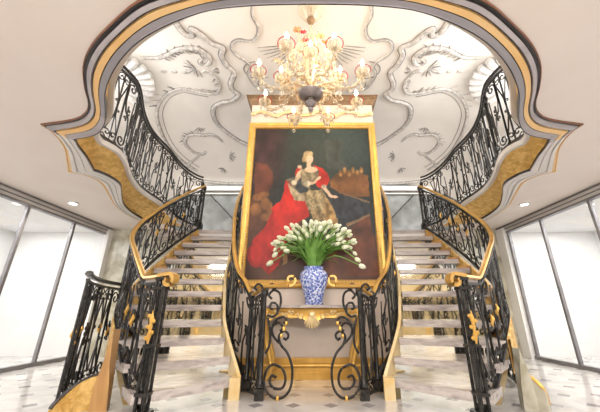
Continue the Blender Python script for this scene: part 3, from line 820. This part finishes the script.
# tulips
rnd = random.Random(3)
tips = []
for i in range(84):
    for _ in range(60):
        a = rnd.uniform(-1, 1); b = rnd.random()
        th = a*1.12; rr = .50+.48*b**.6
        x = .76*math.sin(th)*rr; z = .06+.68*math.cos(th)*rr
        if abs(th) > .95: z = max(z, .10)
        y = rnd.uniform(-.26, .10)*(1-.3*abs(a))
        if all((x-q[0])**2+(z-q[2])**2+.6*(y-q[1])**2 > .0048 for q in tips): break
    tips.append((x, y, z))
tips += [(-.67, -.08, .08), (-.60, -.1, .22), (.73, -.1, .02), (.68, -.05, .14), (.66,.0,.25), (-.62, .0, .32)]
Z0 = VZ+.60
for i, (x, y, z) in enumerate(tips):
    bx, by = VX+x*.12, VY+y*.2
    tip = Vector((VX+x, VY+y-.03, Z0+z))
    droop = i >= 84
    lab = 'white tulip on a green stem in the crowded bouquet'; g = 'tulips in the blue and white vase'
    if i == 84: lab, g = 'lowest white tulip arching out over the left side of the vase', None
    if i == 86: lab, g = 'lowest white tulip drooping out over the right side of the vase', None
    r = root('tulip', lab, 'flower', (bx, by, VZ+.45), g)
    base = Vector((bx, by, VZ+.45)); neck = Vector((VX+x*.16, VY+y*.2, VZ+.65))
    mid = Vector((VX+x*.50, VY+y*.6, Z0+.1+(z-.05)*(.60 if not droop else 1.35)+(.12 if droop else 0)))
    P = cr([tuple(base), tuple(neck), tuple(mid), tuple(tip)], 5)
    mb = MB(); mb.tube(P, .009, 5); mb.build('stem', M['stem'], r)
    dvec = (Vector(P[-1])-Vector(P[-3])).normalized()
    q = dvec.to_track_quat('Z', 'Y'); L = rnd.uniform(.085, .12); W = L*.36
    prof = [(.012,0),(W*.75,L*.12),(W,L*.38),(W*.95,L*.62),(W*.62,L*.9),(W*.2,L*1.02)]
    mb = MB(); k = 9; vs = []
    for ri, (pr_, pz) in enumerate(prof):
        for j in range(k):
            rj = pr_*(1+.10*math.cos(3*2*PI*j/k)*(ri/5)); v = q @ Vector((rj*math.cos(2*PI*j/k), rj*math.sin(2*PI*j/k), pz)); vs.append(tip+v)
    mb.add(vs, [(a*k+j, a*k+(j+1) % k, (a+1)*k+(j+1) % k, (a+1)*k+j) for a in range(5) for j in range(k)]+[tuple(range(k)), tuple(range(5*k, 6*k))])
    mb.build('bloom', M['bloom'], r)
    if i % 2 == 0:      # blade leaf
        s = rnd.choice((-1, 1)); e = neck.lerp(tip, .62)+Vector((s*.10, -.05, .05*rnd.random()))
        C_ = cr([tuple(neck), tuple(neck.lerp(mid, .55)+Vector((s*.03, -.03, 0))), tuple(e)], 5)
        mb = MB(); mb.sweep(C_, [(-.026,0),(0,-.006),(.026,0),(0,.004)], scale=[.4+1.0*math.sin(PI*min(1, .12+t/(len(C_)-1)*.86)) for t in range(len(C_))]); mb.build('leaf', M['stem'], r)

# ------------------------------------------------------------------ portrait
FX, FZ0, FZ1, FY = 1.31, 1.37, 4.72, 5.2
r = root('portrait_painting', 'tall gilt-framed oil portrait of a seated lady in a red mantle', 'painting', (0, FY-.05, FZ0))
mb = MB()
sec = [(0,0),(.0,.07),(.03,.10),(.07,.085),(.10,.06),(.13,.07),(.145,.03),(.145,.0)]
cn = [(-FX,FZ0,1,1),(FX,FZ0,-1,1),(FX,FZ1,-1,-1),(-FX,FZ1,1,-1)]
rows = [[(x+dx*a, FY-.005-b, z+dz*a) for a, b in sec] for x, z, dx, dz in cn+[cn[0]]]
mb.grid(rows); fr = mb.build('frame', M['gold'], r, smooth=False)
mb = MB()
for i in range(64): 
    t = i/63; z = FZ0+.03+(FZ1-FZ0-.06)*t
    for s in (-1, 1): mb.blob((s*(FX-.105), FY-.068, z), (.012,.012,.018), 5)
for i in range(48):
    x = -FX+.08+(2*FX-.16)*i/47
    for z in (FZ0+.105, FZ1-.105): mb.blob((x, FY-.068, z), (.018,.012,.012), 5)
mb.build('beading', M['goldpale'], fr)
# canvas: pigments laid out on a fine grid (u to the right, v up, 0..1)
NU, NV = 190, 250
CX, CZ0, CZ1 = FX-.135, FZ0+.135, FZ1-.135
uu, vv = np.meshgrid(np.linspace(0, 1, NU), np.linspace(0, 1, NV))
rs = np.random.RandomState(5)
def smooth_noise(k):
    g = rs.rand(k+2, k+2); x = uu*k; y = vv*k; xi = x.astype(int); yi = y.astype(int); fx = x-xi; fy = y-yi
    fx = fx*fx*(3-2*fx); fy = fy*fy*(3-2*fy)
    return (g[yi, xi]*(1-fx)+g[yi, xi+1]*fx)*(1-fy)+(g[yi+1, xi]*(1-fx)+g[yi+1, xi+1]*fx)*fy
n1 = smooth_noise(5); n2 = smooth_noise(14); n3 = smooth_noise(40)
img = np.zeros((NV, NU, 3))
def c3(*c): return np.array(c)
img[:] = c3(.020,.028,.024)
def lay(mask, c, k=None):
    global img
    a = np.clip(mask, 0, 1)[..., None]; cc = np.array(c)[None, None, :]
    if k is not None: cc = cc*k[..., None]
    img = img*(1-a)+cc*a
def ell(cx, cy, rx, ry, soft=.25, rot=0):
    dx = uu-cx; dy = vv-cy; c_, s_ = math.cos(rot), math.sin(rot)
    d = ((dx*c_+dy*s_)/rx)**2+((-dx*s_+dy*c_)/ry)**2
    return np.clip((1-d)/soft, 0, 1)
def poly(pts):
    inside = np.zeros_like(uu, bool); n = len(pts); j = n-1
    wx = uu+.006*(n3-.5)*2; wy = vv+.005*(n2-.5)*2
    for i in range(n):
        xi, yi = pts[i]; xj, yj = pts[j]
        with np.errstate(divide='ignore', invalid='ignore'):
            c_ = ((yi > wy) != (yj > wy)) & (wx < (xj-xi)*(wy-yi)/((yj-yi) or 1e-9)+xi)
        inside ^= c_; j = i
    return inside.astype(float)
SH = dict(
 mantle_low=[(0.276, 0.548), (0.361, 0.548), (0.373, 0.497), (0.429, 0.483), (0.467, 0.421), (0.477, 0.371), (0.407, 0.339), (0.357, 0.299), (0.319, 0.236), (0.282, 0.175), (0.248, 0.086), (0.184, 0.026), (0.124, 0.065), (0.047, 0.072), (0.015, 0.108), (-0.0, 0.16), (0.038, 0.206), (0.051, 0.244), (0.098, 0.275), (0.144, 0.331), (0.18, 0.404), (0.198, 0.446), (0.258, 0.483)],
 mantle_mid=[(0.282, 0.618), (0.354, 0.554), (0.359, 0.485), (0.425, 0.474), (0.467, 0.416), (0.168, 0.416), (0.206, 0.457), (0.28, 0.491), (0.27, 0.554)],
 mantle_r=[(0.508, 0.727), (0.579, 0.708), (0.629, 0.666), (0.649, 0.618), (0.62, 0.577), (0.598, 0.554), (0.543, 0.571), (0.522, 0.6), (0.55, 0.642), (0.565, 0.678)],
 mantle_l=[(0.372, 0.696), (0.4, 0.721), (0.415, 0.702), (0.401, 0.654), (0.366, 0.642), (0.351, 0.66)],
 lining=[(0.282, 0.618), (0.366, 0.642), (0.422, 0.66), (0.479, 0.586), (0.452, 0.531), (0.361, 0.542), (0.318, 0.589)],
 trim=[(0.282, 0.622), (0.296, 0.614), (0.347, 0.565), (0.366, 0.531), (0.364, 0.485), (0.432, 0.476), (0.473, 0.424), (0.461, 0.418), (0.422, 0.467), (0.351, 0.476), (0.352, 0.528), (0.314, 0.577), (0.282, 0.603)],
 bodice=[(0.415, 0.702), (0.451, 0.672), (0.522, 0.666), (0.558, 0.672), (0.55, 0.63), (0.479, 0.6), (0.487, 0.554), (0.423, 0.577), (0.401, 0.636)],
 skirt=[(0.459, 0.559), (0.507, 0.542), (0.584, 0.554), (0.618, 0.508), (0.65, 0.416), (0.467, 0.416), (0.439, 0.485), (0.452, 0.519)],
 skirt2=[(0.413, 0.548), (0.571, 0.548), (0.613, 0.514), (0.663, 0.446), (0.701, 0.363), (0.709, 0.299), (0.508, 0.315), (0.477, 0.446)],
 blue=[(0.394, 0.642), (0.472, 0.618), (0.48, 0.577), (0.459, 0.531), (0.396, 0.525), (0.361, 0.559)],
 chest=[(0.493, 0.69)],
 neck=[(0.473, 0.721)],
 face=[(0.479, 0.768)],
 hair=[(0.464, 0.785)],
 hairtop=[(0.467, 0.808)],
 ear=[(0.428, 0.764)],
 sleeve_l=[(0.391, 0.678), (0.415, 0.69), (0.401, 0.63), (0.367, 0.594), (0.339, 0.6), (0.366, 0.642)],
 sh=[(0.396, 0.711)],
 fore=[(0.444, 0.6), (0.508, 0.606), (0.543, 0.63), (0.564, 0.622), (0.522, 0.594), (0.465, 0.579)],
 hand1=[(0.559, 0.633)],
 arm2=[(0.594, 0.559), (0.619, 0.565), (0.66, 0.519), (0.701, 0.508), (0.687, 0.496), (0.646, 0.502)],
 hand2=[(0.68, 0.51)],
 column=[(0.612, 0.911), (0.789, 0.911), (0.741, 0.783), (0.781, 0.745), (0.778, 0.684), (0.637, 0.708), (0.623, 0.733), (0.624, 0.77)],
 orange=[(0.656, 0.612), (0.707, 0.66), (0.778, 0.684), (0.969, 0.652), (0.972, 0.501), (0.769, 0.508), (0.654, 0.571)],
 crown=[(0.862, 0.681)],
 line=[(0.718, 0.531), (0.739, 0.535), (0.965, 0.471), (0.964, 0.459)],
 drk=[(0.633, 0.548), (0.986, 0.481), (0.958, 0.396), (0.768, 0.283), (0.701, 0.363), (0.644, 0.429), (0.618, 0.508)],
 brn_r=[(0.768, 0.283), (0.958, 0.396), (1.002, 0.029), (0.564, 0.015), (0.607, 0.221), (0.707, 0.252)],
 leftcur=[(0.016, 0.745), (0.118, 0.733), (0.173, 0.672), (0.171, 0.577), (0.133, 0.519), (0.037, 0.508)],
 cream_low=[(0.273, 0.16), (0.312, 0.168), (0.315, 0.094), (0.277, 0.086)],
 pole=[(0.771, 0.331), (0.958, 0.393), (0.957, 0.38), (0.779, 0.307)],
)
kk = .6+.8*n1
lay(ell(.5,.9,.7,.5,1), (.028,.048,.044), kk)
lay(ell(.08,.85,.25,.45,1), (.050,.020,.020), .4+1.2*n2)
lay(poly(SH['leftcur']), (.13,.040,.022), .4+1.3*n2)
lay(poly(SH['column']), (.045,.056,.050), .6+.5*np.abs(np.sin(uu*22)))
lay(ell(.71,.72,.12,.035,.7), (.052,.062,.056), kk)
lay(poly([(0,0),(1,0),(1,.26),(.8,.24),(.5,.30),(.2,.42),(0,.5)]), (.085,.034,.018), .4+1.2*n1)
lay(poly(SH['brn_r']), (.12,.036,.016), .3+1.3*n2)
lay(poly(SH['drk']), (.022,.026,.032), .6+.8*n3)
lay(poly(SH['orange']), (.17,.07,.022), .4+1.3*n2)
for k in range(6): lay(ell(.74+.035*k, .665+.02*(k % 2), .018, .028, .7), (.26,.13,.04), .5+1.2*n3)
lay(poly(SH['line']), (.16,.10,.05)); lay(poly(SH['pole']), (.20,.12,.06))
for (a, b, c_, d) in ((.06,.50,.05,.03),(.12,.46,.04,.05),(.05,.42,.05,.05),(.13,.37,.05,.03),(.16,.42,.03,.06),(.11,.52,.05,.02)): lay(ell(a, b, c_, d, .6), (.24,.10,.035), .4+1.2*n2)
red = (.52,.020,.012); fold = .42+.75*n2*.8+.45*np.abs(np.sin((uu*.7+vv*.5)*13+n1*9+n2*4))
lay(poly(SH['mantle_low']), (.40,.016,.012), fold)
lay(poly([(x, y+.01) for x, y in SH['mantle_low'][:9]]+[(.26,.30),(.20,.40),(.24,.47)]), red, .7+.5*n2)
lay(poly(SH['mantle_mid']), red, .8+.4*n2)
lay(poly(SH['mantle_r']), red, .6+.7*n2); lay(poly(SH['mantle_l']), red, .6+.6*n2)
lay(poly(SH['lining']), (.16,.13,.09), .6+.8*n3)
lay(poly([(.29,.60),(.36,.55),(.43,.53),(.47,.48),(.43,.47),(.36,.48)]), (.42,.33,.20), .6+.7*n3)
n4 = smooth_noise(95); gown = (.45+1.0*n4)*(.55+.6*np.abs(np.sin(uu*42+vv*16+n1*5)))
lay(poly(SH['skirt2']), (.30,.20,.09), gown); lay(poly(SH['skirt']), (.36,.27,.14), gown)
lay(poly([(.60,.50),(.66,.44),(.71,.30),(.62,.30),(.60,.40)]), (.42,.25,.09), .4+1.1*n3)
lay(poly(SH['blue']), (.05,.062,.07), .4+1.2*n3)
lay(poly(SH['bodice']), (.24,.19,.11), gown+.2)
skin = (.72,.49,.32)
lay(ell(.493,.690,.062,.024,.4), skin); lay(ell(.473,.722,.020,.045,.4), skin, .92+0*uu)
lay(poly(SH['sleeve_l']), (.60,.44,.28), .75+.4*n3); lay(ell(.396,.711,.020,.014,.4), (.60,.42,.28)); lay(ell(.352,.60,.026,.022,.5), (.62,.52,.36), .7+.6*n3)
lay(ell(.464,.782,.044,.045,.35), (.40,.29,.13), .6+.8*n3); lay(ell(.468,.806,.044,.024,.4), (.56,.42,.22), .6+.8*n3); lay(ell(.428,.764,.014,.022,.5), (.34,.24,.11))
lay(ell(.482,.768,.029,.037,.3), (.78,.54,.37)); lay(ell(.471,.774,.006,.0035,.6), (.10,.05,.04)); lay(ell(.494,.774,.006,.0035,.6), (.10,.05,.04))
lay(ell(.483,.748,.008,.0035,.6), (.50,.10,.08)); lay(ell(.484,.762,.003,.008,.7), (.62,.38,.26)); lay(ell(.47,.798,.03,.010,.5), (.50,.36,.18), .6+.8*n3)
lay(poly(SH['fore']), skin, .85+.2*n2); lay(ell(.56,.632,.018,.012,.5,.5), skin)
lay(ell(.462,.592,.03,.022,.5), (.55,.48,.34), .6+.7*n3); lay(ell(.598,.570,.024,.018,.5), (.50,.42,.30), .6+.7*n3)
lay(poly(SH['arm2']), skin); lay(ell(.688,.504,.026,.008,.5,-.2), skin)
lay(poly(SH['cream_low']), (.30,.16,.06), .5+n2)
img *= (.75+.36*n3)[..., None]
pts = [[(-CX+2*CX*u, FY-.045, CZ0+(CZ1-CZ0)*v) for u in np.linspace(0, 1, NU)] for v in np.linspace(0, 1, NV)]
mb = MB(); mb.grid(pts); mb.box(-CX, CX, FY-.04, FY-.005, CZ0, CZ1)
mpt, nt, b = new_mat('oil paint on canvas')
at_ = nt.nodes.new('ShaderNodeAttribute'); at_.attribute_name = 'pigment'; nt.links.new(at_.outputs['Color'], b.inputs['Base Color']); b.inputs['Roughness'].default_value = .5
cv = mb.build('canvas', mpt, r, fix=False, smooth=False)
ca = cv.data.color_attributes.new('pigment', 'FLOAT_COLOR', 'POINT')
flat = np.ones((len(cv.data.vertices), 4), dtype=np.float32)*.05; flat[:, 3] = 1
flat[:NU*NV, :3] = img.reshape(-1, 3)
ca.data.foreach_set('color', flat.ravel())

# ------------------------------------------------------------------ chandelier
HX, HY = -.02, 3.6
r = root('crystal_chandelier', 'large glowing glass chandelier with candle lights and glass flowers', 'chandelier', (HX, HY, 3.80))
c0 = (HX, HY, 0)
top = vz(0, 3.6)
mb = MB(); mb.lathe([(.015,5.55),(.015,top)], c0, 8); mb.build('hanging_rod', M['brownwood'], r)
mb = MB(); mb.lathe([(.01,5.62),(.05,5.64),(.075,5.70),(.05,5.76),(.02,5.78)], c0, 14); mb.build('top_ball', M['brownwood'], r)
mb = MB(); mb.lathe([(.02,5.66),(.08,5.72),(.15,5.80),(.22,5.93),(.215,5.935),(.14,5.82),(.02,5.70)], c0, 24); mb.build('glass_canopy', M['crystal'], r)
mb = MB(); mb.lathe([(.02,3.98),(.05,4.02),(.035,4.06),(.07,4.14),(.10,4.25),(.055,4.36),(.045,4.5),(.09,4.62),(.12,4.72),(.06,4.82),(.04,5.0),(.08,5.1),(.05,5.22),(.03,5.5),(.01,5.6)], c0, 16); mb.build('glass_column', M['crystal'], r)
mb = MB(); mb.lathe([(.01,4.05),(.08,4.03),(.16,4.07),(.19,4.13),(.17,4.15),(.03,4.18)], c0, 24); mb.build('receiver_dish', M['silver'], r)
mb = MB(); mb.lathe([(.005,3.80),(.03,3.82),(.04,3.85),(.02,3.885),(.06,3.91),(.085,3.96),(.05,4.01),(.03,4.05)], c0, 16); mb.build('bottom_finial', M['silver'], r)
rn = random.Random(9)
def drop(mb, x, y, z, l=.10, q=.022):
    mb.tube([(x, y, z), (x, y, z-l)], .004, 3); mb.lathe([(.002,0),(q*.6,.02),(q,.045),(q*.5,.075),(.002,.09)], (x, y, z-l-.08), 6)
def arm(a, R, z0, zf, big=1):
    ca_, sa = math.cos(a), math.sin(a)
    def W(u, z): return (HX+u*ca_, HY+u*sa, z)
    P = cr([W(.08, z0), W(R*.35, z0+.02), W(R*.62, z0-.16), W(R*.88, z0-.16), W(R*1.0, z0-.02), W(R, zf-.22)], 5)
    mb = MB(); mb.tube(P, .020, 6); 
    for p in P[2:-2:2]: mb.blob(p, .034, 6)
    # scroll
    mb.tube([W(u, z) for u, z in [(R*.5, z0+.1)]+spiral(R*.62, z0+.02, .09, .02, 120, 480, 14)], .011, 5)
    A = mb.build('arm', M['crystal'], r)
    mb = MB(); mb.lathe([(.02,-.235),(.05,-.225),(.09,-.19),(.10,-.155),(.092,-.155),(.06,-.20),(.02,-.215)], W(R, zf), 14); mb.build('drip_pan', M['crystal'], A)
    mb = MB(); mb.tube([W(R, zf-.05) for _ in range(0)] or [(HX+R*ca_+.115*math.cos(t), HY+R*sa+.115*math.sin(t), zf-.13) for t in [2*PI*i/16 for i in range(16)]], .007, 4, closed=True); mb.build('pan_rim', M['red'], A)
    mb = MB(); mb.lathe([(.016,-.22),(.026,-.17),(.018,-.14),(.018,-.035),(.008,-.03)], W(R, zf), 8); mb.build('candle', M['candle'], A)
    mb = MB(); mb.lathe([(.006,-.035),(.027,-.015),(.03,.01),(.016,.05),(.002,.085)], W(R, zf), 8); mb.build('bulb', M['flame'], A)
    dl = []
    for t in range(5):
        q = t*2*PI/5; x, y, z = W(R, zf); dl.append((x+.085*math.cos(q), y+.085*math.sin(q), zf-.18, .03, .018))
    for u in (.55, .75): x, y, z = W(R*u, z0-.12); dl.append((x, y, z0-.14, .06, .028))
    x, y, z = W(R*.95, 0); dl.append((x, y, z0-.10, .12, .038))
    for d_ in dl:
        mb = MB(); drop(mb, *d_); mb.build('crystal_drop', M['crystal'], A)
    return A
for i in range(8): arm(math.radians(22.5+45*i), .82, 4.22, 4.41)
for i in range(4): arm(math.radians(90*i), .47, 4.40, 4.60)
# short upper stems with amber / red glass flowers
for i in range(26):
    a = rn.uniform(0, 2*PI); t = i/25; R = .34+.12*math.sin(t*5)+.14*rn.random()-.10*t; z = 4.42+1.0*t
    x, y = HX+R*math.cos(a), HY+R*math.sin(a)
    mb = MB(); mb.tube(cr([(HX+.05*math.cos(a), HY+.05*math.sin(a), z-.18), (HX+R*.6*math.cos(a), HY+R*.6*math.sin(a), z-.16), (x, y, z)], 4), .007, 4)
    st = mb.build('flower_stem', M['crystal'], r)
    mb = MB()
    for k in range(6):
        b = k*PI/3; mb.tube([(x, y, z), (x+.058*math.cos(b), y+.02*math.sin(b)-.02, z+.058*math.sin(b))], .014, 4, scale=[.6, 1.1])
    mb.blob((x, y-.02, z), .016, 5)
    mb.build('glass_flower', M[('amber','crystal','red','amber','crystal')[i % 5]], st)
# crystal chains and rosettes around the column
for i in range(14):
    a = 2*PI*i/14; mb = MB(); N_ = 16
    for k in range(N_):
        t = k/(N_-1); R = .10+.30*math.sin(t*PI*.75)**1.3; z = 5.25-1.1*t
        mb.blob((HX+R*math.cos(a), HY+R*math.sin(a), z), .019 if k % 3 else .03, 5)
    mb.tube([(HX+(.10+.30*math.sin(t*PI*.75)**1.3)*math.cos(a), HY+(.10+.30*math.sin(t*PI*.75)**1.3)*math.sin(a), 5.25-1.1*t) for t in [q/11 for q in range(12)]], .006, 4)
    mb.build('crystal_chain', M['crystal'], r); mb = MB()
    mb.tube([(HX+.09*math.cos(t)+.28*math.cos(a), HY+.28*math.sin(a), 4.42+.07*math.sin(t)) for t in [2*PI*q/10 for q in range(10)]], .008, 4, closed=True)
    mb.build('glass_ring', M[('crystal', 'amber')[i % 2]], r)
for (x, y, z, e) in ((0, 0, 4.55, 23), (0, -.3, 4.95, 12)):
    L = bpy.data.lights.new('chandelier_glow', 'POINT'); L.energy = e; L.color = (1, .78, .5); L.shadow_soft_size = .25
    o = bpy.data.objects.new('chandelier_glow', L); COL.objects.link(o); o.parent = r; o.location = ((x+.18)*K, y*K, (z-3.8)*K)

# ------------------------------------------------------------------ behind the viewer (seen in the mirrored risers)
m = MB(); m.box(-5.4, 5.0, -3.1, -3.0, 0, ZC); 
struct(m.build('wall_front', M['goldpale'], smooth=False), 'pale gold entrance wall')
console(-2.94, 1, 'gilded console table on the entrance wall, seen only in the mirrored risers', 1.0)
for s, lab in ((-1, 'black iron grille on the entrance wall, left of the gilded console'), (1, 'black iron grille on the entrance wall, right of the gilded console')):
    base = [(s*(1.25+i*.28), -2.85, 0) for i in range(14)]
    balustrade('entrance_grille', lab, base, 1.55, .26, .02, railmat='gold', gold=1, seed=6, cat='grille')

# ------------------------------------------------------------------ light
def area(name, loc, rot, sx, sy, e, c=(1,1,1)):
    L = bpy.data.lights.new(name, 'AREA'); L.shape = 'RECTANGLE'; L.size = sx*K; L.size_y = sy*K; L.energy = e; L.color = c
    o = bpy.data.objects.new(name, L); COL.objects.link(o); o.location = [q*K for q in loc]; o.rotation_euler = rot
    return o
area('side_room_fill_light', (-6.7, 3, 2.98), (0, 0, 0), 1.6, 8, 160, (1,.98,.97))  # added area lamps that brighten the rooms behind the glass
area('side_room_fill_light', (6.3, 3, 2.98), (0, 0, 0), 1.6, 8, 160, (1,.98,.97))
area('entrance_fill_light', (0, -1.6, 3.0), (math.radians(30), 0, 0), 7, 1.6, 430, (1,.96,.92))  # unseen area lamp added behind the camera to brighten the lower hall
area('gallery_fill_light', (-5.3, 3.2, 4.7), (0, math.radians(-90), 0), 1.4, 4, 125, (1,.98,.95))  # added area lamps just inside the unseen windows, brighten the vault
area('gallery_fill_light', (4.9, 3.2, 4.7), (0, math.radians(90), 0), 1.4, 4, 125, (1,.98,.95))
area('landing_light', (-2.9, 8.2, 5.2), (0, 0, 0), 2.4, .8, 22, (1,.96,.9))
area('landing_light', (2.9, 8.2, 5.2), (0, 0, 0), 2.4, .8, 22, (1,.96,.9))
w = bpy.data.worlds.new('daylight'); scn.world = w; w.use_nodes = True
w.node_tree.nodes['Background'].inputs[0].default_value = (1, .98, .95, 1); w.node_tree.nodes['Background'].inputs[1].default_value = 1.0
vs_ = scn.view_settings; vs_.view_transform = 'Standard'; vs_.look = 'None'; vs_.gamma = 1; vs_.use_curve_mapping = False; vs_.exposure = .16
scn.cycles.max_bounces = 10; scn.cycles.use_denoising = True
scn.cycles.caustics_reflective = False
scn.cycles.sample_clamp_indirect = 6
